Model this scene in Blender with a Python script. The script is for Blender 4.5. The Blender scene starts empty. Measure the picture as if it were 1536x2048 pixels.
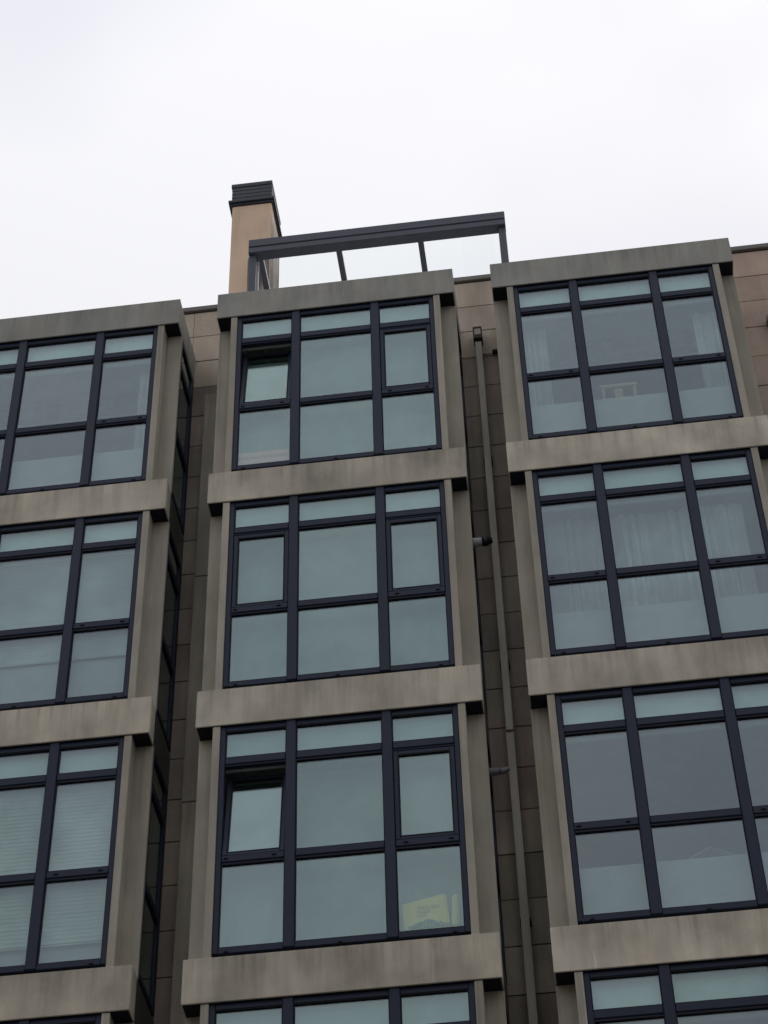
import bpy, bmesh, math, random
from mathutils import Matrix, Vector, Euler
random.seed(7)
sc = bpy.context.scene
C = sc.collection
ZT = 20.3                      # height of the top of the bay windows above the street
H = 2.95                       # storey height
W = 2.69                       # width of a bay

# ------------------------------------------------------------------ camera
cd = bpy.data.cameras.new('camera'); cam = bpy.data.objects.new('camera', cd); C.objects.link(cam)
Rv = Vector((0.99197438, 0.12453092, -0.02188322)); Uv = Vector((0.10298074, -0.69532226, 0.71128189)); Fv = Vector((-0.0733607, 0.70782696, 0.70256615))
m = Matrix.Identity(4)
for i in range(3):
    m[i][0] = Rv[i]; m[i][1] = Uv[i]; m[i][2] = -Fv[i]
m[0][3], m[1][3], m[2][3] = 3.3902, -15.0589, -18.7247 + ZT
cam.matrix_world = m
cd.sensor_fit = 'VERTICAL'; cd.sensor_height = 24.0; cd.lens = 4210.26 / 2048 * 24
cd.clip_start = 0.1; cd.clip_end = 2000
sc.camera = cam

# ------------------------------------------------------------------ world: bright overcast
wd = bpy.data.worlds.new('World'); sc.world = wd; wd.use_nodes = True
nt = wd.node_tree; nt.nodes.clear()
out = nt.nodes.new('ShaderNodeOutputWorld'); bg = nt.nodes.new('ShaderNodeBackground')
sky = nt.nodes.new('ShaderNodeTexSky'); sky.sky_type = 'NISHITA'; sky.sun_disc = False
SUN_EL, SUN_AZ = math.radians(62), math.radians(35)
sky.sun_elevation = SUN_EL; sky.sun_rotation = SUN_AZ; sky.dust_density = 3
tc = nt.nodes.new('ShaderNodeTexCoord')
mp = nt.nodes.new('ShaderNodeMapping'); mp.inputs['Scale'].default_value = (1, 1, 1.6); mp.inputs['Location'].default_value = (.35, 1.2, .0)
nz = nt.nodes.new('ShaderNodeTexNoise'); nz.inputs['Scale'].default_value = 2.6; nz.inputs['Detail'].default_value = 3.5; nz.inputs['Roughness'].default_value = .45
cr = nt.nodes.new('ShaderNodeValToRGB')
cr.color_ramp.elements[0].position = .40; cr.color_ramp.elements[0].color = (8.3, 8.45, 9.35, 1)
cr.color_ramp.elements[1].position = .60; cr.color_ramp.elements[1].color = (10.4, 10.42, 10.85, 1)
mx = nt.nodes.new('ShaderNodeMix'); mx.data_type = 'RGBA'; mx.inputs['Factor'].default_value = .95
L = nt.links.new
L(tc.outputs['Generated'], mp.inputs['Vector']); L(mp.outputs[0], nz.inputs['Vector']); L(nz.outputs[0], cr.inputs[0])
# an overcast dome is brighter overhead than at the horizon: (1 + 2 sin e) / 3, scaled to 1 at 52 degrees
sx = nt.nodes.new('ShaderNodeSeparateXYZ'); L(tc.outputs['Generated'], sx.inputs[0])
gm_ = nt.nodes.new('ShaderNodeMath'); gm_.operation = 'MULTIPLY_ADD'; gm_.use_clamp = False; gm_.inputs[1].default_value = 2 / 2.576; gm_.inputs[2].default_value = 1 / 2.576
mz = nt.nodes.new('ShaderNodeMath'); mz.operation = 'MAXIMUM'; mz.inputs[1].default_value = 0; L(sx.outputs['Z'], mz.inputs[0]); L(mz.outputs[0], gm_.inputs[0])
sc_ = nt.nodes.new('ShaderNodeVectorMath'); sc_.operation = 'SCALE'; L(cr.outputs[0], sc_.inputs[0]); L(gm_.outputs[0], sc_.inputs['Scale'])
L(sky.outputs[0], mx.inputs[6]); L(sc_.outputs[0], mx.inputs[7]); L(mx.outputs[2], bg.inputs[0]); bg.inputs[1].default_value = .0905
L(bg.outputs[0], out.inputs[0])

sd = bpy.data.lights.new('sun', 'SUN'); sd.energy = .5; sd.angle = math.radians(40); sd.color = (1, .97, .92)
so = bpy.data.objects.new('sun', sd); C.objects.link(so); so.location = (0, 0, 40)
# behind the cloud, to the right above the roof
dv = Vector((math.sin(SUN_AZ) * math.cos(SUN_EL), math.cos(SUN_AZ) * math.cos(SUN_EL), math.sin(SUN_EL)))
so.rotation_euler = dv.to_track_quat('Z', 'Y').to_euler()
vs = sc.view_settings; vs.view_transform = 'Standard'; vs.look = 'None'; vs.exposure = 0; vs.gamma = 1; vs.use_curve_mapping = False
sc.cycles.max_bounces = 10; sc.cycles.transparent_max_bounces = 16; sc.cycles.use_denoising = True

# ------------------------------------------------------------------ materials
def new_mat(name):
    mt = bpy.data.materials.new(name); mt.use_nodes = True
    b = mt.node_tree.nodes['Principled BSDF']
    return mt, mt.node_tree, b
def N(t, kind, **kw):
    n = t.nodes.new(kind)
    for k, v in kw.items():
        if k in n.inputs: n.inputs[k].default_value = v
        else: setattr(n, k, v)
    return n
def stone(name, base, warm, streak=.25, blotch=.22, grain=.10, rough=.85, bump=.15, rnd=.10, drip=0):
    """weathered stone / cast concrete: two tones, vertical rain streaks, blotches, fine grain"""
    mt, t, b = new_mat(name); l = t.links.new
    g = N(t, 'ShaderNodeNewGeometry'); oi = N(t, 'ShaderNodeObjectInfo')
    def tex(scale, sx, sz, detail=3, rough_=.55):
        mp = N(t, 'ShaderNodeMapping'); mp.inputs['Scale'].default_value = (sx, sx, sz); l(g.outputs['Position'], mp.inputs['Vector'])
        n = N(t, 'ShaderNodeTexNoise', Scale=scale, Detail=detail, Roughness=rough_); l(mp.outputs[0], n.inputs['Vector']); return n.outputs[0]
    def rng(sock, a, c, lo=.3, hi=.7):
        r = N(t, 'ShaderNodeMapRange'); r.inputs[1].default_value = lo; r.inputs[2].default_value = hi; r.inputs[3].default_value = a; r.inputs[4].default_value = c
        l(sock, r.inputs[0]); return r.outputs[0]
    def mul(a, c):
        n = N(t, 'ShaderNodeMath', operation='MULTIPLY'); l(a, n.inputs[0]); l(c, n.inputs[1]); return n.outputs[0]
    st = rng(tex(7.0, 1, .10, 4), 1 - streak, 1 + streak * .55)
    bl = rng(tex(1.5, 1, .8, 4), 1 - blotch, 1 + blotch * .7)
    gr = rng(tex(60, 1, 1, 2), 1 - grain, 1 + grain, .25, .75)
    rn = rng(oi.outputs['Random'], 1 - rnd, 1 + rnd, 0, 1)
    v = mul(mul(st, bl), mul(gr, rn))
    if drip:
        tcd = N(t, 'ShaderNodeTexCoord'); sp = N(t, 'ShaderNodeSeparateXYZ'); l(tcd.outputs['Generated'], sp.inputs[0])
        top = rng(sp.outputs['Z'], 0, 1, .15, 1.0)
        dk = rng(mul(top, rng(tex(16.0, 1, .03, 3), 0, 1, .50, .74)), 1, 1 - drip, 0, .9)
        lt = rng(tex(21.0, 1, .05, 2), 1, 1 + drip * .7, .66, .74)
        v = mul(v, mul(dk, lt))
    cm = N(t, 'ShaderNodeMix', data_type='RGBA'); cm.inputs[6].default_value = (*base, 1); cm.inputs[7].default_value = (*warm, 1)
    l(rng(tex(1.1, 1, .5, 3), 0, 1, .38, .62), cm.inputs[0])
    hs = N(t, 'ShaderNodeVectorMath', operation='SCALE'); l(cm.outputs[2], hs.inputs[0]); l(v, hs.inputs['Scale'])
    l(hs.outputs[0], b.inputs['Base Color'])
    b.inputs['Roughness'].default_value = rough
    bp = N(t, 'ShaderNodeBump', Strength=bump, Distance=.01); l(tex(90, 1, 1, 3), bp.inputs['Height']); l(bp.outputs[0], b.inputs['Normal'])
    return mt
M = {}
M['beam'] = stone('cast_stone_beam', (.575, .53, .43), (.585, .525, .42), .18, .36, .06, drip=.30)
M['beam_top'] = stone('cast_stone_parapet', (.345, .345, .31), (.365, .355, .31), .14, .2, .06, drip=.25)
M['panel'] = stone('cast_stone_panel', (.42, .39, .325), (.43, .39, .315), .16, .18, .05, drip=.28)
M['tile'] = stone('granite_cladding', (.50, .435, .35), (.51, .42, .325), .16, .22, .10, rnd=.14)
M['tile_dirty_shade'] = stone('algae_and_shade_granite', (.37, .30, .245), (.285, .25, .20), .2, .3, .10, rnd=.16)  # lower slabs: algae soiling plus the shade of the gaps, painted into the colour
M['tile_red'] = stone('reddish_granite_cladding', (.54, .405, .32), (.53, .42, .335), .14, .2, .10, rnd=.12)
M['pilaster'] = stone('cast_stone_pilaster', (.42, .38, .30), (.32, .29, .23), .2, .15, .06, drip=.3)
M['coping'] = stone('coping_metal', (.20, .19, .175), (.22, .20, .18), .1, .1, .05)
M['render'] = stone('painted_render', (.82, .60, .43), (.82, .61, .44), .10, .10, .04, rnd=.02)
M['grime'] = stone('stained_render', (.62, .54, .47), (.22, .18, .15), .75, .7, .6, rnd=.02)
M['pipe'] = stone('painted_pipe', (.52, .48, .40), (.42, .385, .32), .25, .12, .03, .55)
M['joint'] = stone('dark_joint', (.05, .045, .04), (.06, .05, .045), .1, .1, .1)
M['asphalt'] = stone('asphalt', (.05, .05, .05), (.06, .058, .055), .05, .2, .2)
M['paving'] = stone('paving', (.16, .155, .145), (.18, .17, .155), .05, .2, .1)
M['street_stone'] = stone('street_render', (.40, .36, .30), (.38, .33, .27), .15, .15, .05)
def metal(name, col, rough=.42, spec=.5, var=.12):
    mt, t, b = new_mat(name); l = t.links.new
    g = N(t, 'ShaderNodeNewGeometry'); n = N(t, 'ShaderNodeTexNoise', Scale=5.0, Detail=4.0); l(g.outputs['Position'], n.inputs['Vector'])
    r = N(t, 'ShaderNodeMapRange'); r.inputs[1].default_value = .3; r.inputs[2].default_value = .7; r.inputs[3].default_value = 1 - var; r.inputs[4].default_value = 1 + var; l(n.outputs[0], r.inputs[0])
    s = N(t, 'ShaderNodeVectorMath', operation='SCALE'); s.inputs[0].default_value = col; l(r.outputs[0], s.inputs['Scale']); l(s.outputs[0], b.inputs['Base Color'])
    r2 = N(t, 'ShaderNodeMapRange'); r2.inputs[3].default_value = rough - .08; r2.inputs[4].default_value = rough + .12; l(n.outputs[0], r2.inputs[0]); l(r2.outputs[0], b.inputs['Roughness'])
    b.inputs['Specular IOR Level'].default_value = spec
    return mt
M['frame'] = metal('navy_grey_aluminium', (.018, .026, .052), .5, .28)
M['soffit'] = metal('dark_soffit_metal', (.012, .015, .026), .6, .2)
M['bead'] = metal('black_gasket', (.012, .012, .016), .6, .2)
M['pergola'] = metal('anthracite_aluminium', (.082, .088, .118), .5, .35)
M['cap'] = metal('chimney_cap_metal', (.034, .039, .052), .5, .4)
M['dark_panel'] = metal('dark_side_panel', (.032, .042, .044), .30, .5)
M['white_metal'] = metal('white_metal', (.72, .72, .72), .4)
M['pale_pvc'] = metal('grey_pvc', (.50, .50, .51), .45, .4)
M['grey_pvc'] = metal('old_grey_pvc', (.22, .22, .24), .5, .4)
M['black'] = metal('black_pipe_end', (.012, .012, .014), .5)
M['drain'] = metal('drain_cap_black', (.008, .008, .01), .6, .2)
def plain(name, col, rough=.8, scale=8, var=.08):
    mt = metal(name, col, rough, .3, var); return mt
M['wall_in'] = plain('room_paint', (.36, .35, .335))
M['ceiling'] = plain('ceiling_paint', (.60, .60, .58))
M['floor_in'] = plain('room_floor', (.22, .15, .10))
M['upstand'] = plain('white_upstand', (.42, .43, .42))
M['pelmet'] = plain('pale_head_panel', (.60, .72, .68))
M['pelmet_c'] = plain('grey_head_panel', (.38, .45, .44))
M['wood'] = plain('light_wood', (.58, .38, .24), .5)
M['yellow'] = plain('yellow_paper', (.86, .62, .15), .7)
M['greyprint'] = plain('grey_print', (.62, .46, .14), .7)
M['leaf'] = plain('leaf', (.10, .20, .09), .6)
M['pink'] = plain('pink_cloth', (.80, .42, .40), .9)
M['pink2'] = plain('pale_pink_cloth', (.50, .34, .34), .9)
M['dome'] = plain('dark_felt', (.10, .12, .11), .9)
M['white_card'] = plain('white_card', (.30, .31, .31), .8)
def glass(name, tint, refl, rcol=(1, 1, 1), rough=.0, wob=.0):
    mt, t, b = new_mat(name); l = t.links.new; t.nodes.remove(b); o = t.nodes['Material Output']
    tr = N(t, 'ShaderNodeBsdfTransparent'); tr.inputs[0].default_value = (*tint, 1)
    gl = N(t, 'ShaderNodeBsdfGlossy'); gl.inputs['Color'].default_value = (*rcol, 1); gl.inputs['Roughness'].default_value = rough
    g = N(t, 'ShaderNodeNewGeometry')
    if wob:
        n = N(t, 'ShaderNodeTexNoise', Scale=1.1, Detail=1.0); l(g.outputs['Position'], n.inputs['Vector'])
        bp = N(t, 'ShaderNodeBump', Strength=1.0, Distance=wob); l(n.outputs[0], bp.inputs['Height']); l(bp.outputs[0], gl.inputs['Normal'])
    # Schlick reflectance that is the same on both faces of the pane
    dt = N(t, 'ShaderNodeVectorMath', operation='DOT_PRODUCT'); l(g.outputs['Incoming'], dt.inputs[0]); l(g.outputs['Normal'], dt.inputs[1])
    ab = N(t, 'ShaderNodeMath', operation='ABSOLUTE'); l(dt.outputs['Value'], ab.inputs[0])
    om = N(t, 'ShaderNodeMath', operation='SUBTRACT'); om.inputs[0].default_value = 1.0; l(ab.outputs[0], om.inputs[1])
    pw = N(t, 'ShaderNodeMath', operation='POWER'); pw.inputs[1].default_value = 5.0; l(om.outputs[0], pw.inputs[0])
    ad = N(t, 'ShaderNodeMath', operation='MULTIPLY_ADD'); ad.inputs[1].default_value = .95; l(pw.outputs[0], ad.inputs[0])
    oi = N(t, 'ShaderNodeObjectInfo'); rr = N(t, 'ShaderNodeMapRange'); rr.inputs[3].default_value = refl * .90; rr.inputs[4].default_value = refl * 1.14; l(oi.outputs['Random'], rr.inputs[0]); l(rr.outputs[0], ad.inputs[2]); ad.use_clamp = True
    ms = N(t, 'ShaderNodeMixShader'); l(ad.outputs[0], ms.inputs[0]); l(tr.outputs[0], ms.inputs[1]); l(gl.outputs[0], ms.inputs[2]); l(ms.outputs[0], o.inputs[0])
    return mt
M['glass'] = glass('tinted_window_glass', (.86, .94, .92), .112, (.86, .94, 1.0), wob=.0)
M['glass_c'] = glass('greener_window_glass', (.86, .95, .93), .138, (.83, .975, .985), wob=.0035)
M['glass_side'] = glass('dark_side_glass', (.60, .70, .68), .12, (.80, .95, .95), wob=0)
M['glass_roof'] = glass('pergola_glass', (.975, .99, .985), .02, (.9, 1, .95), wob=0)
def cloth(name, col, trans=.35):
    mt, t, b = new_mat(name); l = t.links.new; o = t.nodes['Material Output']
    b.inputs['Roughness'].default_value = .95
    g = N(t, 'ShaderNodeNewGeometry'); n = N(t, 'ShaderNodeTexNoise', Scale=1.7, Detail=2.0); l(g.outputs['Position'], n.inputs['Vector'])
    r = N(t, 'ShaderNodeMapRange'); r.inputs[1].default_value = .35; r.inputs[2].default_value = .65; r.inputs[3].default_value = .72; r.inputs[4].default_value = 1.22; l(n.outputs[0], r.inputs[0])  # soft blotches painted into the cloth, standing in for clouds reflected in the panes
    s = N(t, 'ShaderNodeVectorMath', operation='SCALE'); s.inputs[0].default_value = col; l(r.outputs[0], s.inputs['Scale']); l(s.outputs[0], b.inputs['Base Color'])
    tl = N(t, 'ShaderNodeBsdfTranslucent'); l(s.outputs[0], tl.inputs[0])
    ms = N(t, 'ShaderNodeMixShader'); ms.inputs[0].default_value = trans
    l(b.outputs[0], ms.inputs[1]); l(tl.outputs[0], ms.inputs[2]); l(ms.outputs[0], o.inputs[0]); return mt
M['curtain'] = cloth('white_voile', (.90, .92, .90))
M['sheer'] = cloth('pale_roller_blind', (.42, .46, .44))
M['slat'] = cloth('blind_slat', (.56, .60, .58), .15)
M['slat2'] = cloth('blind_slat_white', (.70, .74, .70), .2)

# ------------------------------------------------------------------ object helpers
WORLD = {}
def link(o, parent, loc):
    C.objects.link(o); loc = Vector(loc)
    if parent is not None:
        o.parent = parent; o.location = loc - WORLD[parent]
    else: o.location = loc
    WORLD[o] = loc; return o
def root(name, label, cat, loc, group=None):
    o = bpy.data.objects.new(name, None); o.empty_display_size = .3
    link(o, None, (loc[0], loc[1], loc[2] + ZT)); tag(o, label, cat, group); return o
def tag(o, label=None, cat=None, group=None, kind=None):
    if label: o['label'] = label
    if cat: o['category'] = cat
    if group: o['group'] = group
    if kind: o['kind'] = kind
    return o
def bm_box(bm, x0, x1, y0, y1, z0, z1, bev=0.0, rot=None, about=None):
    r = bmesh.ops.create_cube(bm, size=1.0)
    vs_ = r['verts']
    bmesh.ops.scale(bm, vec=(x1 - x0, y1 - y0, z1 - z0), verts=vs_)
    bmesh.ops.translate(bm, vec=((x0 + x1) / 2, (y0 + y1) / 2, (z0 + z1) / 2), verts=vs_)
    if rot is not None: bmesh.ops.rotate(bm, cent=about, matrix=rot, verts=vs_)
    if bev:
        ed = list({e for v in vs_ for e in v.link_edges})
        bmesh.ops.bevel(bm, geom=ed, offset=bev, segments=1, affect='EDGES', profile=.5)
def mesh_of(name, bm, mat, smooth=False):
    me = bpy.data.meshes.new(name); bm.to_mesh(me); bm.free()
    if isinstance(mat, str): mat = M[mat]
    me.materials.append(mat)
    if smooth:
        for p in me.polygons: p.use_smooth = True
    return me
CACHE = {}
def box(name, mat, x0, x1, y0, y1, z0, z1, parent=None, bev=.004, key=None):
    """one box as its own object; alike boxes share a mesh; z relative to the top of the bays"""
    d = (round(x1 - x0, 4), round(y1 - y0, 4), round(z1 - z0, 4), mat, bev)
    if d not in CACHE:
        bm = bmesh.new(); b_ = min(bev, min(d[:3]) * .3)
        bm_box(bm, -d[0] / 2, d[0] / 2, -d[1] / 2, d[1] / 2, -d[2] / 2, d[2] / 2, b_)
        CACHE[d] = mesh_of(name, bm, mat)
    o = bpy.data.objects.new(name, CACHE[d])
    return link(o, parent, ((x0 + x1) / 2, (y0 + y1) / 2, (z0 + z1) / 2 + ZT))
def put(name, me, parent, loc, rot=None):
    o = bpy.data.objects.new(name, me); link(o, parent, (loc[0], loc[1], loc[2] + ZT))
    if rot: o.rotation_euler = rot
    return o
def tube_mesh(name, pts, r, mat, seg=12, cap=True):
    bm = bmesh.new(); rings = []
    pts = [Vector(p) for p in pts]; rr = r if isinstance(r, (list, tuple)) else [r] * len(pts)
    for i, p in enumerate(pts):
        d = (pts[min(i + 1, len(pts) - 1)] - pts[max(i - 1, 0)]).normalized()
        a = d.orthogonal().normalized() if i == 0 else (a - d * a.dot(d)).normalized(); b_ = d.cross(a)
        rings.append([bm.verts.new(p + (a * math.cos(t) + b_ * math.sin(t)) * rr[i]) for t in [2 * math.pi * k / seg for k in range(seg)]])
    for i in range(len(rings) - 1):
        for k in range(seg): bm.faces.new((rings[i][k], rings[i][(k + 1) % seg], rings[i + 1][(k + 1) % seg], rings[i + 1][k]))
    if cap: bm.faces.new(rings[0][::-1]); bm.faces.new(rings[-1])
    return mesh_of(name, bm, mat, True)

# ------------------------------------------------------------------ ground and street
def ground_sheet(name, x0, x1, y0, y1, z, mat, th=.0):
    bm = bmesh.new()
    if th: bm_box(bm, x0, x1, y0, y1, z - th, z)
    else:
        v = [bm.verts.new(p) for p in ((x0, y0, z), (x1, y0, z), (x1, y1, z), (x0, y1, z))]; bm.faces.new(v)
    o = bpy.data.objects.new(name, mesh_of(name, bm, mat)); C.objects.link(o); o['kind'] = 'structure'; WORLD[o] = Vector((0, 0, 0)); return o
ground_sheet('ground', -600, 600, -600, 600, -.02, 'paving')
ground_sheet('road', -80, 80, -13.0, -4.0, -.01, 'asphalt')
ground_sheet('pavement', -80, 80, -3.98, .9, .12, 'paving', .14)
ground_sheet('pavement', -80, 80, -19.5, -13.02, .12, 'paving', .14)

# ------------------------------------------------------------------ the apartment building
BAYS = {'left': -.437 - W, 'centre': 0.0, 'right': 3.116}
ST = 5
ZB = [0.437 + H * k for k in range(ST + 1)]       # beam undersides (below the top)
bld = root('apartment_building', 'grey-brown stone apartment block with three stacks of glazed box bays', 'building', (1.3, .93, -ZT))
XL, XR, YD = -4.2, 9.0, .93
# body of the building: back walls, party walls between the bay stacks, ground floor plinth, roof terrace
bm = bmesh.new()
ZG = -(H * ST + .437)
for a, b_ in ((XL, BAYS['left'] + .06), (BAYS['left'] + W - .06, .06), (W - .06, BAYS['right'] + .06), (BAYS['right'] + W - .06, XR)):
    bm_box(bm, a, b_, YD + .05, 5.2, ZG, -.62)
bm_box(bm, XL, XR, 5.2, 9.0, ZG, -.2)
bm_box(bm, XL, XR, YD + .05, 9.0, -ZT, ZG)                    # lower storeys
me = mesh_of('wall', bm, 'wall_in'); wall = bpy.data.objects.new('wall', me); link(wall, bld, (0, 0, ZT))
box('roof_slab', 'paving', XL, XR, YD + .22, 9.0, -.32, -.15, bld, 0)
# parapet between roof terrace and street, with its coping
box('parapet', 'tile', XL, XR, YD + .045, YD + .2, -.15 - .47, .835, bld, 0)
for i, (a, b_) in enumerate(((XL, -1.7), (-1.694, 1.3), (1.306, 4.5), (4.506, XR))):
    box('coping', 'coping', a, b_, YD - .03, YD + .24, .845, .92, bld, .006)
    box('coping_drip', 'joint', a, b_, YD + .005, YD + .2, .825, .8445, bld, 0)

def joints_of():
    z = [.825, .383, -.062, -.52]
    while z[-1] > ZG: z.append(z[-1] - .493)
    return z
JZ = joints_of()
def clad(x0, x1, cols, mat, zmin=ZG, above_only=False):
    """stone slabs on the wall face, each an object, with open joints between them"""
    xs = [x0 + (x1 - x0) * i / cols for i in range(cols + 1)]
    for j in range(len(JZ) - 1):
        if JZ[j] < zmin: break
        for i in range(cols):
            dy = random.uniform(-.003, .003)
            box('stone_tile', 'tile_dirty_shade' if (mat == 'tile' and j > 2) else mat, xs[i] + .002, xs[i + 1] - .002, YD + dy, YD + .035 + dy, JZ[j + 1] + .005, JZ[j] - .005, wall, .003)
clad(-.48, .04, 1, 'tile')
clad(W - .05, BAYS['right'] + .05, 1, 'tile')
clad(BAYS['right'] + W - .045, 6.96, 1, 'tile_red')
clad(6.96, XR, 2, 'tile_red')
clad(XL, BAYS['left'] + .04, 1, 'tile')
# above the bay roofs the slabs go on behind the bays' top beams
for x0, x1, mt in ((BAYS['left'] + .04, -.48, 'tile'), (.04, W - .05, 'tile'), (BAYS['right'] + .05, BAYS['right'] + W - .045, 'tile_red')):
    n = 3
    for j in range(3):
        for i in range(n):
            a = x0 + (x1 - x0) * i / n; b_ = x0 + (x1 - x0) * (i + 1) / n
            box('stone_tile', mt, a + .002, b_ - .002, YD, YD + .035, JZ[j + 1] + .005, JZ[j] - .005, wall, .003)
bm = bmesh.new()       # the dark bed behind the slabs, seen in the joints
for a, b_ in ((XL, BAYS['left'] + .045), (-.485, .045), (W - .055, BAYS['right'] + .055), (BAYS['right'] + W - .05, XR)):
    bm_box(bm, a, b_, YD + .012, YD + .044, ZG, .82)
me = mesh_of('joint_bed', bm, 'joint'); link(bpy.data.objects.new('joint_bed', me), bld, (0, 0, ZT))

COLS = [(.285, .855), (.945, 1.745), (1.835, 2.405)]
ROWS = [(-.495, -.800), (-.895, -1.890), (-1.980, -2.842)]

def window_frame_mesh(name, sash_left, sash_right):
    bm = bmesh.new(); x0, x1, zt, zb = .237, W - .237, -.4375, -2.9
    F = (.030, .095)
    bm_box(bm, x0, .285, *F, zb, zt, .004); bm_box(bm, 2.405, x1, *F, zb, zt, .004)
    for a in (.855, 1.745): bm_box(bm, a, a + .09, .018, .110, zb + .002, zt - .002, .006)
    for a, b_ in ((.287, .853), (.947, 1.743), (1.837, 2.403)):
        bm_box(bm, a, b_, F[0] + .004, F[1], -.495, zt, .004)                  # head
        bm_box(bm, a, b_, F[0] + .002, F[1], -.880, -.800, .008)                # transom
        bm_box(bm, a, b_, F[0] + .014, F[1], -.897, -.8805, .002)
        bm_box(bm, a, b_, F[0] + .002, F[1], -1.964, -1.890, .008)              # mid rail
        bm_box(bm, a, b_, F[0] + .014, F[1], -1.982, -1.9645, .002)
        bm_box(bm, a, b_, F[0] + .004, F[1], zb, -2.842, .004)                  # sill rail
    return mesh_of(name, bm, 'frame')
FRAME = window_frame_mesh('window', True, True)
def bead_mesh(w, h):
    k = ('bead', round(w, 3), round(h, 3))
    if k not in CACHE:
        bm = bmesh.new(); t = .009
        bm_box(bm, -w / 2, w / 2, -.012, .012, h / 2 - t, h / 2); bm_box(bm, -w / 2, w / 2, -.012, .012, -h / 2, -h / 2 + t)
        bm_box(bm, -w / 2, -w / 2 + t, -.012, .012, -h / 2 + t, h / 2 - t); bm_box(bm, w / 2 - t, w / 2, -.012, .012, -h / 2 + t, h / 2 - t)
        CACHE[k] = mesh_of('gasket', bm, 'bead')
    return CACHE[k]
def sash_mesh():
    """opening light: frame of four members, hinge side at the bottom (origin at bottom front centre)"""
    if 'sash' in CACHE: return CACHE['sash']
    bm = bmesh.new(); w, h, s = .562, .982, .042
    bm_box(bm, -w / 2, -w / 2 + s, 0, .06, 0, h, .005); bm_box(bm, w / 2 - s, w / 2, 0, .06, 0, h, .005)
    bm_box(bm, -w / 2 + s, w / 2 - s, .003, .057, 0, .032, .004); bm_box(bm, -w / 2 + s, w / 2 - s, .003, .057, h - s, h, .004)
    CACHE['sash'] = mesh_of('sash', bm, 'frame'); return CACHE['sash']
def cap_mesh():
    if 'drain' in CACHE: return CACHE['drain']
    bm = bmesh.new(); bm_box(bm, -.018, .018, -.006, .004, -.007, .007, .003); bm_box(bm, -.023, .023, -.003, .004, -.009, -.006)
    CACHE['drain'] = mesh_of('drain_cap', bm, 'drain'); return CACHE['drain']
def pane(win, gm, x0, x1, y, z0, z1, bead=True):
    o = box('pane', gm, x0, x1, y, y + .008, z0, z1, win, 0)
    if bead: put('gasket', bead_mesh(x1 - x0, z1 - z0), win, ((x0 + x1) / 2, y - .006, (z0 + z1) / 2))
    return o

def window(bx, k, gm, sashes, open_left):
    zk = -H * k
    win = put('window', FRAME, bld, (bx, 0, zk))
    for c, (a, b_) in enumerate(COLS):
        pane(win, gm, bx + a, bx + b_, .058, zk + ROWS[0][1], zk + ROWS[0][0])
        pane(win, gm, bx + a, bx + b_, .058, zk + ROWS[2][1], zk + ROWS[2][0])
        if c in sashes:
            tilt = math.radians(8.5) if (open_left and c == 0) else 0
            xc = bx + (a + b_) / 2
            s = put('sash', sash_mesh(), win, (xc, .040, zk - 1.886), (-tilt, 0, 0))
            d = ('sash_pane', gm)
            if d not in CACHE:
                bm = bmesh.new(); bm_box(bm, -.238, .238, .02, .028, .033, .939); CACHE[d] = mesh_of('pane', bm, gm)
            p = put('pane', CACHE[d], win, (xc, .040, zk - 1.886), (-tilt, 0, 0))
            g = put('gasket', bead_mesh(.476, .906), win, (xc, .040 + .014 * math.cos(tilt), zk - 1.886 + .486), (-tilt, 0, 0))
            if tilt:
                bm = bmesh.new(); bm_box(bm, -.236, .236, .050, .053, .035, .83)
                scr = put('sash_screen', mesh_of('sash_screen', bm, 'sheer'), win, (xc, .040, zk - 1.886), (-tilt, 0, 0)); tag(scr, 'pale cloth stretched behind the tilted light')
                g.location = Vector((xc, .040, zk - 1.886 + ZT)) + Matrix.Rotation(-tilt, 3, 'X') @ Vector((0, .014, .486)) - WORLD[win]
                tag(p, 'opening light tilted inward at the top')
        else:
            pane(win, gm, bx + a, bx + b_, .058, zk + ROWS[1][1], zk + ROWS[1][0])
    for cx in (.33, .76, 1.93, 2.33): put('drain_cap', cap_mesh(), win, (bx + cx, .030, zk - 1.925))
    for cx in (.36, 1.34, 2.32): put('drain_cap', cap_mesh(), win, (bx + cx, .032, zk - 2.886))
    return win

def side_window(xw, k, sgn):
    """glazed flank of a bay: sgn +1 = faces right"""
    zk = -H * k; bm = bmesh.new(); t = .05
    a, b_ = (xw - t, xw - .004) if sgn > 0 else (xw + .004, xw + t)
    ya, yb = .252, .928
    bm_box(bm, a, b_, ya, ya + .05, zk - 2.9, zk - .4375, .004); bm_box(bm, a, b_, yb - .085, yb, zk - 2.9, zk - .4375, .004)
    for z0, z1 in ((-.495, -.4375), (-.895, -.8), (-1.98, -1.89), (-2.9, -2.842)):
        bm_box(bm, a, b_, ya + .05, yb - .085, zk + z0, zk + z1, .004)
    win = bpy.data.objects.new('side_window', mesh_of('side_window', bm, 'frame')); link(win, bld, (0, 0, ZT))
    xc = (a + b_) / 2
    box('head_panel', 'pelmet', xc - sgn * .06 - .005, xc - sgn * .06 + .005, ya + .05, yb - .085, zk - .90, zk - .45, win, 0)
    for z0, z1 in ROWS: box('pane', 'glass_side', xc - .004, xc + .004, ya + .05, yb - .085, zk + z1, zk + z0, win, 0)

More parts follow.
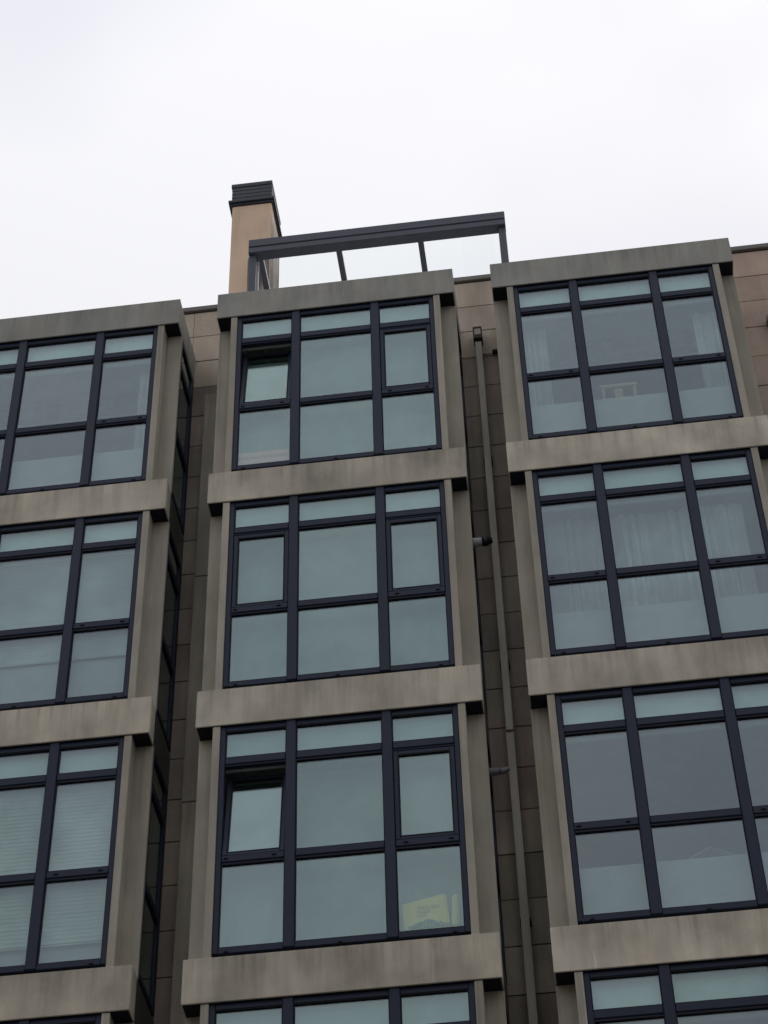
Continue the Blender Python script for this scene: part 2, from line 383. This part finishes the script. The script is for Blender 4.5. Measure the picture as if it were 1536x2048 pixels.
for bn, bx in BAYS.items():
    x1 = bx + W
    # floor slabs and ceilings of the rooms
    for k in range(ST + 1):
        zt, zb = (-.02 if k == 0 else -H * k), -ZB[k]
        # the beams are hollow cast shells: front, two ends and a top, open underneath
        key = ('beam', k == 0)
        if key not in CACHE:
            bm = bmesh.new(); h_ = zt - zb
            bm_box(bm, 0, W, 0, .034, -h_, 0, .005)
            bm_box(bm, .0005, .034, .0345, .199, -h_ + .001, -.001, .004); bm_box(bm, W - .034, W - .0005, .0345, .199, -h_ + .001, -.001, .004)
            bm_box(bm, .0345, W - .0345, .0345, .199, -.034, -.001)
            CACHE[key] = mesh_of('spandrel_beam', bm, 'beam_top' if k == 0 else 'beam')
        put('spandrel_beam', CACHE[key], bld, (bx, 0, zt))
        box('soffit_strip', 'soffit', bx + .012, x1 - .012, .012, .197, zb - .005, zb + .02, bld, .001)
        box('floor_slab', 'ceiling', bx + .012, x1 - .012, .2505, 5.19, zb + .004, zt - .03, bld, 0)
        for s, xa in ((-1, bx), (1, x1 - .0115)):
            if k == 0: box('spandrel_return', 'beam_top', xa, xa + .0115, .2005, .929, zb, zt, bld, 0)
            else: box('flank_panel', 'dark_panel', xa + (.004 if s < 0 else -.004), xa + .0115 + (.0 if s < 0 else -.0042), .2005, .929, zb, zt - .003, bld, 0)
    box('bay_roof', 'coping', bx + .02, x1 - .02, .21, .925, -.028, -.004, bld, 0)
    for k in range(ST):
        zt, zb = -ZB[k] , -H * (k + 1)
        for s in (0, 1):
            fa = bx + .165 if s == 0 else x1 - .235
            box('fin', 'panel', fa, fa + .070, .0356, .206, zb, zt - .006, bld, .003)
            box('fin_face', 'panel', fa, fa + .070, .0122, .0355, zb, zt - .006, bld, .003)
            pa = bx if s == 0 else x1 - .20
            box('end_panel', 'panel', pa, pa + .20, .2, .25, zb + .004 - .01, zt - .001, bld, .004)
        # jamb linings either side of the window, behind the fins
            ja = bx + .15 if s == 0 else x1 - .23
            box('jamb_lining', 'frame', ja, ja + .08, .2505, .275, zb, zt, bld, 0)
        gm = 'glass_c' if bn == 'centre' else 'glass'
        window(bx, k, gm, (0, 2) if bn == 'centre' else (), bn == 'centre' and k in (0, 2))
        side_window(bx, k, -1); side_window(x1, k, 1)
        # pale lining behind the top lights and inner upstand behind the lowest lights
        pm = 'pelmet_c' if bn == 'centre' else 'pelmet'
        cover = .915 if bn == 'centre' else .935
        box('head_panel', pm, bx + .24, x1 - .24, .112, .140, -H * k - (.895 if (bn == 'centre') else cover), zt - .004, bld, 0)
        if bn != 'centre':
            box('inner_upstand', 'upstand', bx + .24, x1 - .24, .15, .22, zb, -H * k - 2.29, bld, .003)

# pale pilaster left of the centre bay, one length per storey
pz = [-.86, -3.70, -6.62, -9.52, -12.45, ZG]
for i in range(5):
    g_ = .006 * (i % 2)
    box('pilaster_block', 'pilaster', -.257 - g_, -.006, .74, .925, pz[i + 1] + .005, pz[i] - .005, bld, .006)

# rainwater pipes with hopper heads
def pipe(x, zt, offs, hop=True):
    r_ = put('downpipe', mesh_of('downpipe', (lambda b: (bm_box(b, -.038, .038, -.03, .03, -6.10 - zt, -.0, .006), b)[1])(bmesh.new()), 'pipe'), bld, (x, .80, zt))
    bm = bmesh.new(); bm_box(bm, -.036, .036, -.028, .028, ZG, -6.13, .006)
    bm_box(bm, -.038, -.026, -.036, -.0285, ZG, -6.13, .002); bm_box(bm, .022, .038, -.036, -.0285, ZG, -6.13, .002)
    me = mesh_of('pipe_length', bm, 'pipe'); o = put('pipe_length', me, r_, (x - .002, .80, 0))
    bm = bmesh.new(); bm_box(bm, -.048, .048, .02, .10, -.075, .0, .003)
    hp = put('hopper_plate', mesh_of('hopper_plate', bm, 'coping'), r_, (x, .78, -.13))
    bm = bmesh.new(); bm_box(bm, -.016, .016, .012, .0198, -.045, -.02)
    bm_box(bm, -.052, .052, -.034, .10, -.092, -.0752); bm_box(bm, -.052, .052, -.034, .10, -.265, -.205)
    bm_box(bm, -.052, -.038, -.034, .10, -.2049, -.0921); bm_box(bm, .038, .052, -.034, .10, -.2049, -.0921)
    put('hopper_rim', mesh_of('hopper_rim', bm, 'joint'), r_, (x, .78, -.13))
    bm = bmesh.new(); bm_box(bm, -.0378, .0378, -.028, .09, -.2047, -.0922, .003)
    put('hopper_box', mesh_of('hopper_box', bm, 'pipe'), r_, (x, .78, -.13))
    for z in (-2.3, -5.2, -8.2, -11.2):
        bm = bmesh.new(); bm_box(bm, -.05, .05, .03, .13, -.02, .02)
        put('pipe_bracket', mesh_of('pipe_bracket', bm, 'joint'), r_, (x, .80, z))
    return r_
pipe(2.893, -.43, 0)
# small bracket in the gap and the box on the far right wall
bm = bmesh.new(); bm_box(bm, -.03, .03, 0, .06, -.012, .012); bm_box(bm, -.17, -.03, .045, .055, -.006, .0)
put('wall_bracket', mesh_of('wall_bracket', bm, 'joint'), bld, (3.07, .865, -.50))
bm = bmesh.new(); bm_box(bm, 0, .14, 0, .1, -.05, .05, .004); bm_box(bm, .02, .16, -.004, .09, -.09, -.055, .003)
put('wall_lamp_box', mesh_of('wall_lamp_box', bm, 'coping'), bld, (6.17, .83, -.50))

# chimney on the roof
ch = box('chimney', 'render', -.467, .091, 2.70, 3.425, -.149, 5.245, bld, .012)
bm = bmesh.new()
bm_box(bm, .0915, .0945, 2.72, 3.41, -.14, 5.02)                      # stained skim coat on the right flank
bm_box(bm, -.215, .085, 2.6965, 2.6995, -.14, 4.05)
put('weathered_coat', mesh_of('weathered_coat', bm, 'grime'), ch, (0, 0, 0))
bm = bmesh.new(); bm_box(bm, -.518, .135, 2.652, 3.472, 5.288, 5.341, .006); bm_box(bm, -.489, .110, 2.679, 3.441, 5.245, 5.2875, .004)
put('chimney_slab', mesh_of('chimney_slab', bm, 'cap'), ch, (0, 0, 0))
cp = box('chimney_cap', 'cap', -.440, .057, 2.732, 3.389, 5.342, 5.675, ch, .004)
def louvre():
    bm = bmesh.new()
    x0, x1, y0, y1, d, h = -.468, .086, 2.702, 3.418, .004, .080
    prs = [((x0, y0, h), (x1, y0, h), (x1 + d, y0 - d, 0), (x0 - d, y0 - d, 0)), ((x1, y0, h), (x1, y1, h), (x1 + d, y1 + d, 0), (x1 + d, y0 - d, 0)),
           ((x1, y1, h), (x0, y1, h), (x0 - d, y1 + d, 0), (x1 + d, y1 + d, 0)), ((x0, y1, h), (x0, y0, h), (x0 - d, y0 - d, 0), (x0 - d, y1 + d, 0))]
    for q in prs: bm.faces.new([bm.verts.new(p) for p in q])
    bmesh.ops.remove_doubles(bm, verts=bm.verts, dist=.0001)
    bmesh.ops.solidify(bm, geom=bm.faces[:], thickness=.006)
    return bm
LV = mesh_of('louvre', louvre(), 'cap')
for z in (5.352, 5.4325, 5.513, 5.5935): put('louvre', LV, ch, (0, 0, z))
bm = bmesh.new(); bm_box(bm, -.489, .098, 2.686, 3.451, 5.674, 5.752, .005)
put('cap_lid', mesh_of('cap_lid', bm, 'cap'), ch, (0, 0, 0))

# ------------------------------------------------------------------ pergola on the roof terrace
pg = root('patio_pergola', 'dark grey metal pergola with a glass roof on the terrace above the middle bay', 'pergola', (1.7, 1.2, -.15))
PX0, PX1 = .09, 3.336
bm = bmesh.new(); bm_box(bm, PX0, PX1, 1.200, 1.345, 2.350, 2.490, .006); bm_box(bm, PX0 + .003, PX1 - .003, 1.212, 1.34, 2.3205, 2.3495)
bm_box(bm, PX0, PX1, 1.200, 1.345, 2.230, 2.320, .006)
put('gutter_beam', mesh_of('gutter_beam', bm, 'pergola'), pg, (0, 0, 0))
for xa in (.093, 3.241):
    box('post', 'pergola', xa, xa + .09, 1.245, 1.335, -.149, 2.2295, pg, .005)
for xa in (.093, 3.241):
    box('post', 'pergola', xa, xa + .09, 2.452, 2.542, -.149, 2.25, pg, .005)
sl = math.radians(.6)
for xa in (.185, 1.185, 2.222, 3.262):
    bm = bmesh.new(); bm_box(bm, 0, .07, 0, 1.2, -.09, 0, .004); bmesh.ops.rotate(bm, cent=(0, 0, 0), matrix=Matrix.Rotation(sl, 3, 'X'), verts=bm.verts)
    put('rafter', mesh_of('rafter', bm, 'pergola'), pg, (xa, 1.346, 2.335))
for a, b_ in ((.255, 1.184), (1.256, 2.221), (2.293, 3.261)):
    bm = bmesh.new(); bm_box(bm, a, b_, 0, 1.2, -.02, -.010); bmesh.ops.rotate(bm, cent=(0, 0, 0), matrix=Matrix.Rotation(sl, 3, 'X'), verts=bm.verts)
    put('roof_pane', mesh_of('roof_pane', bm, 'glass_roof'), pg, (0, 1.346, 2.335))
box('back_beam', 'pergola', PX0, PX1, 2.552, 2.60, 2.24, 2.44, pg, .004)
box('blind_guide', 'white_metal', .184, .203, 1.350, 1.372, -.14, 2.225, pg, .002)

# ------------------------------------------------------------------ flue pipes in the right-hand gap
def flue(z, label, dark):
    r_ = root('flue_pipe', label, 'flue pipe', (W, .45, z), 'short flue pipes sticking out of the flank of the middle bay')
    if dark:
        put('pipe', tube_mesh('pipe', [(0, 0, 0), (.02, 0, 0), (.10, 0, .0)], [.052, .046, .046], 'pale_pvc', 16), r_, (W - .012, .45, z))
        put('pipe_end', tube_mesh('pipe_end', [(.0, 0, 0), (.06, 0, .002), (.062, 0, .002), (.10, 0, .012)], [.050, .050, .034, .034], 'black', 16), r_, (W + .0885, .45, z))
    else:
        put('pipe', tube_mesh('pipe', [(0, 0, 0), (.02, 0, 0), (.10, 0, .0)], [.048, .038, .036], 'grey_pvc', 16), r_, (W - .012, .45, z))
        put('pipe_end', tube_mesh('pipe_end', [(0, 0, 0), (.035, 0, .002), (.09, 0, .022)], [.030, .030, .016], 'grey_pvc', 14), r_, (W + .0885, .45, z))
flue(-3.90, 'short white flue pipe with a black end in the narrow gap, the upper one', True)
flue(-6.83, 'short dull grey flue pipe with a tapered spout in the narrow gap, the lower one', False)

# ------------------------------------------------------------------ things behind the glass
def curtain_mesh(w, h, n, amp, seed, flare=0.0):
    rs = random.Random(seed); bm = bmesh.new(); nx = n * 14; nz = 10
    ph = [rs.uniform(-.5, .5) for _ in range(n + 2)]; am = [rs.uniform(.55, 1.25) for _ in range(n + 2)]
    grid = []
    for j in range(nz + 1):
        row = []
        for i in range(nx + 1):
            u = i / nx; v = j / nz; k = int(u * n)
            q_ = u * n + .35 * math.sin(u * 5.1 + seed) + .22 * math.sin(u * 13.7 + seed * 2); y = amp * (.7 + .45 * math.sin(u * 9.3 + seed * 3)) * math.sin(2 * math.pi * q_ + .25 * math.sin(v * 3 + u * 7)) * (.6 + .4 * v)
            row.append(bm.verts.new((u * w * (1 + flare * v), y, -v * h)))
        grid.append(row)
    for j in range(nz):
        for i in range(nx): bm.faces.new((grid[j][i], grid[j + 1][i], grid[j + 1][i + 1], grid[j][i + 1]))
    return bm
def curtain(x0, x1, zt, zb, y, n, amp, seed, label, mat='curtain', group='curtains hanging behind the bay windows'):
    o = put('curtain', mesh_of('curtain', curtain_mesh(x1 - x0, zt - zb, n, amp, seed), mat, True), None, (x0, y, zt))
    tag(o, label, 'curtain', group)
BR, BL = 3.116, -.437 - W
curtain(3.38, 3.66, -.96, -2.8, .25, 3, .040, 1, 'narrow white curtain gathered at the left side of the top right window')
curtain(5.27, 5.62, -.96, -2.8, .25, 4, .036, 2, 'white curtain drawn back at the right side of the top right window')
curtain(3.37, 3.97, -3.9, -5.75, .28, 4, .050, 3, 'white pleated curtain covering the left light of the second right window down')
curtain(4.00, 4.93, -3.9, -5.75, .285, 6, .054, 4, 'wide white pleated curtain across the middle of the second right window down')
curtain(4.97, 5.40, -3.9, -5.75, .28, 3, .052, 5, 'white pleated curtain in the right light of the second right window down')
curtain(-.90, -.735, -.96, -2.8, .26, 2, .02, 6, 'slim pale curtain hanging at the right edge of the top left window')

t = M['curtain'].node_tree; l = t.links.new
o_ = t.nodes['Material Output']; src = o_.inputs[0].links[0].from_socket
g = N(t, 'ShaderNodeNewGeometry'); dt = N(t, 'ShaderNodeVectorMath', operation='DOT_PRODUCT'); l(g.outputs['Incoming'], dt.inputs[0]); l(g.outputs['Normal'], dt.inputs[1])
ab = N(t, 'ShaderNodeMath', operation='ABSOLUTE'); l(dt.outputs['Value'], ab.inputs[0])
mr = N(t, 'ShaderNodeMapRange'); mr.inputs[1].default_value = .25; mr.inputs[2].default_value = .80; mr.inputs[3].default_value = 1.0; mr.inputs[4].default_value = .50; l(ab.outputs[0], mr.inputs[0])
tp = N(t, 'ShaderNodeBsdfTransparent'); mm = N(t, 'ShaderNodeMixShader'); l(mr.outputs[0], mm.inputs[0]); l(tp.outputs[0], mm.inputs[1]); l(src, mm.inputs[2]); l(mm.outputs[0], o_.inputs[0])
def blind(x0, x1, zt, zb, y, pitch, mat, label, tilt=80):
    r_ = root('venetian_blind', label, 'blind', ((x0 + x1) / 2, y, zt), 'slatted blinds lowered behind the left bay windows')
    w = x1 - x0
    box('head_rail', mat, x0, x1, y - .012, y + .012, zt - .02, zt, r_, .002)
    key = ('slat', round(w, 3), pitch, mat)
    if key not in CACHE:
        bm = bmesh.new(); d = pitch * 1.25; prev = None
        for t in range(4):
            s = t / 3 - .5; yy = s * d; zz = .18 * d * (.25 - s * s) * 2
            a = math.radians(tilt); p = (yy * math.cos(a) - zz * math.sin(a), yy * math.sin(a) + zz * math.cos(a))
            cur = (bm.verts.new((-w / 2, p[0], p[1])), bm.verts.new((w / 2, p[0], p[1])))
            if prev: bm.faces.new((prev[0], prev[1], cur[1], cur[0]))
            prev = cur
        CACHE[key] = mesh_of('slat', bm, mat)
    z = zt - .035
    while z > zb + .02:
        put('slat', CACHE[key], r_, ((x0 + x1) / 2, y + random.uniform(-.0008, .0008), z)); z -= pitch
    box('bottom_rail', mat, x0, x1, y - .008, y + .008, zb, zb + .014, r_, .002)
for i, (a, b_) in enumerate(COLS):
    col = ('leftmost light', 'wide middle light', 'right light')[i]
    blind(BL + a - .035, BL + b_ + .035, -H - .90, -H - 2.29, .128, .024, 'slat', 'fine grey slatted blind in the %s of the second left window down' % col)
    blind(BL + a - .035, BL + b_ + .035, -2 * H - .90, -2 * H - 2.62, .125, .043, 'slat2', 'white broad-slatted blind in the %s of the third left window down' % col)
def roller(x0, x1, zt, zb, y, label):
    r_ = root('roller_blind', label, 'blind', ((x0 + x1) / 2, y, zt), 'plain roller blinds lowered behind the middle bay windows')
    bm = bmesh.new(); nx, nz = 18, 16; g = []
    for j in range(nz + 1):
        g.append([bm.verts.new(((x1 - x0) * (i / nx - .5), .012 * math.sin(i * 1.1 + j * .45) * j / nz + .01 * math.sin(i * .37 + x0 * 5), -(zt - zb) * j / nz)) for i in range(nx + 1)])
    for j in range(nz):
        for i in range(nx): bm.faces.new((g[j][i], g[j + 1][i], g[j + 1][i + 1], g[j][i + 1]))
    put('blind_cloth', mesh_of('blind_cloth', bm, 'sheer', True), r_, ((x0 + x1) / 2, y, zt))
    box('bottom_bar', 'white_card', x0, x1, y - .006, y + .006, zb - .015, zb, r_, .002)
for k, nm in ((0, 'top'), (1, 'second'), (2, 'third'), (3, 'fourth')):
    for i, (a, b_) in enumerate(COLS):
        if i == 0 and k in (0, 2):
            continue
        col = ('left light', 'wide middle light', 'right light')[i]
        roller(a - .04, b_ + .04, -H * k - .90, -H * k - 2.86, .235, 'plain grey-green roller blind behind the %s of the %s middle window' % (col, nm))
# pale sheets behind the two tilted lights hang lower
for k, nm in ((0, 'top'), (2, 'third')):
    roller(.25, .89, -H * k - 1.90, -H * k - 2.86, .235, 'half-height pale cloth behind the lower left pane of the %s middle window' % nm)

# yellow bag and plant behind the lower right pane of the third middle window
yb = root('paper_bag', 'yellow printed paper bag leaning behind the lower right pane of the third middle window', 'bag', (2.1, .13, -8.74))
bm = bmesh.new(); bm_box(bm, -.225, .180, 0, .06, 0, .29, .018)
for v_ in bm.verts: v_.co.x += .03 * math.sin(v_.co.z * 9); v_.co.z += .03 * (v_.co.x > 0) * (v_.co.z > .2)
put('bag_body', mesh_of('bag_body', bm, 'yellow'), yb, (2.09, .115, -8.67), (0, math.radians(-7), 0))
bm = bmesh.new(); bm_box(bm, -.03, .035, 0, .05, 0, .33, .02)
put('bag_flap', mesh_of('bag_flap', bm, 'yellow'), yb, (2.315, .12, -8.67), (0, math.radians(3), 0))
for j, (a, b_) in enumerate(((-.09, .01), (.03, .10), (-.09, .02), (-.09, -.01))):
    box('printed_line', 'greyprint', 2.09 + a, 2.09 + b_, .108, .111, -8.475 - .04 * max(0, j - 1), -8.450 - .04 * max(0, j - 1), yb, 0)
pl = root('potted_plant', 'low green leafy plant in front of the yellow bag', 'plant', (2.1, .1, -8.74))
bm = bmesh.new()
for i in range(220):
    a = random.uniform(-.16, .16); hgt = random.uniform(.0, .11) * (1 - abs(a) * 3.5) + .01
    c = Vector((a, random.uniform(-.01, .02), hgt)); n1 = Vector((random.uniform(-1, 1), random.uniform(-.3, .3), random.uniform(-.2, 1))).normalized(); n2 = n1.cross(Vector((0, 1, .3))).normalized()
    s = random.uniform(.012, .024)
    bm.faces.new([bm.verts.new(c - n1 * s), bm.verts.new(c + n2 * s * .5), bm.verts.new(c + n1 * s), bm.verts.new(c - n2 * s * .5)])
put('foliage', mesh_of('foliage', bm, 'leaf'), pl, (2.09, .092, -8.72))
bm = bmesh.new(); bm_box(bm, -.15, .15, -.01, .02, -.02, .015, .004)
put('trough', mesh_of('trough', bm, 'coping'), pl, (2.09, .092, -8.73))
# folded pink cloths, pale blob and round cushion
def blob(name, label, cat, loc, sx, sy, sz, mat, sub=3):
    bm = bmesh.new(); bmesh.ops.create_icosphere(bm, subdivisions=sub, radius=1)
    for v_ in bm.verts:
        n = math.sin(v_.co.x * 3.1) * .08 + math.cos(v_.co.z * 4 + v_.co.x * 2) * .06
        v_.co = Vector((math.copysign(abs(v_.co.x) ** .6, v_.co.x) * sx, v_.co.y * sy, math.copysign(abs(v_.co.z) ** .75, v_.co.z) * sz * (1 + n)))
    o = put(name, mesh_of(name, bm, mat, True), None, loc); tag(o, label, cat)
bk = root('folded_blanket', 'faded pink folded blanket behind the lower left pane of the top middle window', 'blanket', (.57, .13, -2.88))
for i in range(3):
    bm = bmesh.new(); bm_box(bm, -.32, .32, -.035, .035, .02, .125, .02)
    for v_ in bm.verts: v_.co.z += .006 * math.sin(v_.co.x * 9 + i); v_.co.y += .003 * math.sin(v_.co.x * 14 + i * 2)
    put('blanket_fold', mesh_of('blanket_fold', bm, 'pink'), bk, (.57, .140, -2.90 + i * .107))
blob('lamp_shade', 'dark rounded lamp shade low behind the right pane of the second middle window', 'lamp shade', (2.12, .150, -H - 2.83), .11, .05, .12, 'dome')
# chair behind the upstand of the top right window
chx, chz = 4.37, -2.93
cr_ = root('wooden_chair', 'light wooden chair with an open back behind the low wall of the top right window', 'chair', (chx, .5, chz))
bm = bmesh.new(); bm_box(bm, -.185, -.150, 0, .03, 0, 1.02, .006); link(bpy.data.objects.new('leg', mesh_of('leg', bm, 'wood')), cr_, (chx, .35, chz + ZT))
bm = bmesh.new(); bm_box(bm, .150, .185, 0, .03, 0, 1.02, .006); link(bpy.data.objects.new('leg', mesh_of('leg', bm, 'wood')), cr_, (chx, .35, chz + ZT))
for s in (-1, 1): box('leg', 'wood', chx + s * .167 - .018, chx + s * .167 + .018, .72, .75, chz, chz + .44, cr_)
box('seat', 'wood', chx - .2, chx + .2, .381, .77, chz + .44, chz + .475, cr_, .01)
box('top_rail', 'wood', chx - .20, chx + .20, .345, .385, chz + 1.021, chz + 1.075, cr_, .008)
box('splat', 'wood', chx - .05, chx + .04, .355, .37, chz + .476, chz + 1.0, cr_, .003)
# open book propped like a tent on the upstand of the third right window
tb = root('open_book', 'pale open book standing tent-like on the low wall inside the third right window', 'book', (4.55, .2, -2 * H - 2.29))
for s in (-1, 1):
    bm = bmesh.new(); bm_box(bm, 0, .225, 0, .11, -.004, .004)
    bmesh.ops.rotate(bm, cent=(0, 0, 0), matrix=Matrix.Rotation(math.radians(27), 3, 'Y'), verts=bm.verts)
    if s < 0: bmesh.ops.scale(bm, vec=(-1, 1, 1), verts=bm.verts); bmesh.ops.reverse_faces(bm, faces=bm.faces)
    put('cover', mesh_of('cover', bm, 'white_card'), tb, (4.55, .155, -2 * H - 2.183))

# folding clothes rack seen through the gap over the tilted top light
rk = root('ceiling_drying_rack', 'grey ceiling drying rack seen through the open gap of the top middle window', 'drying rack', (.5, .6, -.6))
for i in range(6):
    put('rod', tube_mesh('rod', [(0, 0, 0), (.30, 0, 0)], .008, 'pale_pvc', 8), rk, (.25, .175 + i * .075, -.760 + .004 * (i % 2)))
for x in (.27, .50): box('bar', 'white_metal', x, x + .022, .155, .62, -.746, -.722, rk, .002)
for x in (.27, .50): box('hanger', 'white_metal', x + .006, x + .014, .40, .408, -.722, -.441, rk, 0)

# ------------------------------------------------------------------ building across the street (behind the camera), closing the street
ob = root('apartment_building', 'plain rendered block across the street facing the bays', 'building', (0, -19.8, -ZT))
bm = bmesh.new(); bm_box(bm, -45, 45, -32, -20.0, -ZT, -ZT + 17.0); bm_box(bm, -45.2, 45.2, -32.2, -19.8, -ZT + 17.0, -ZT + 17.5)
link(bpy.data.objects.new('wall', mesh_of('wall', bm, 'street_stone')), ob, (0, 0, ZT))
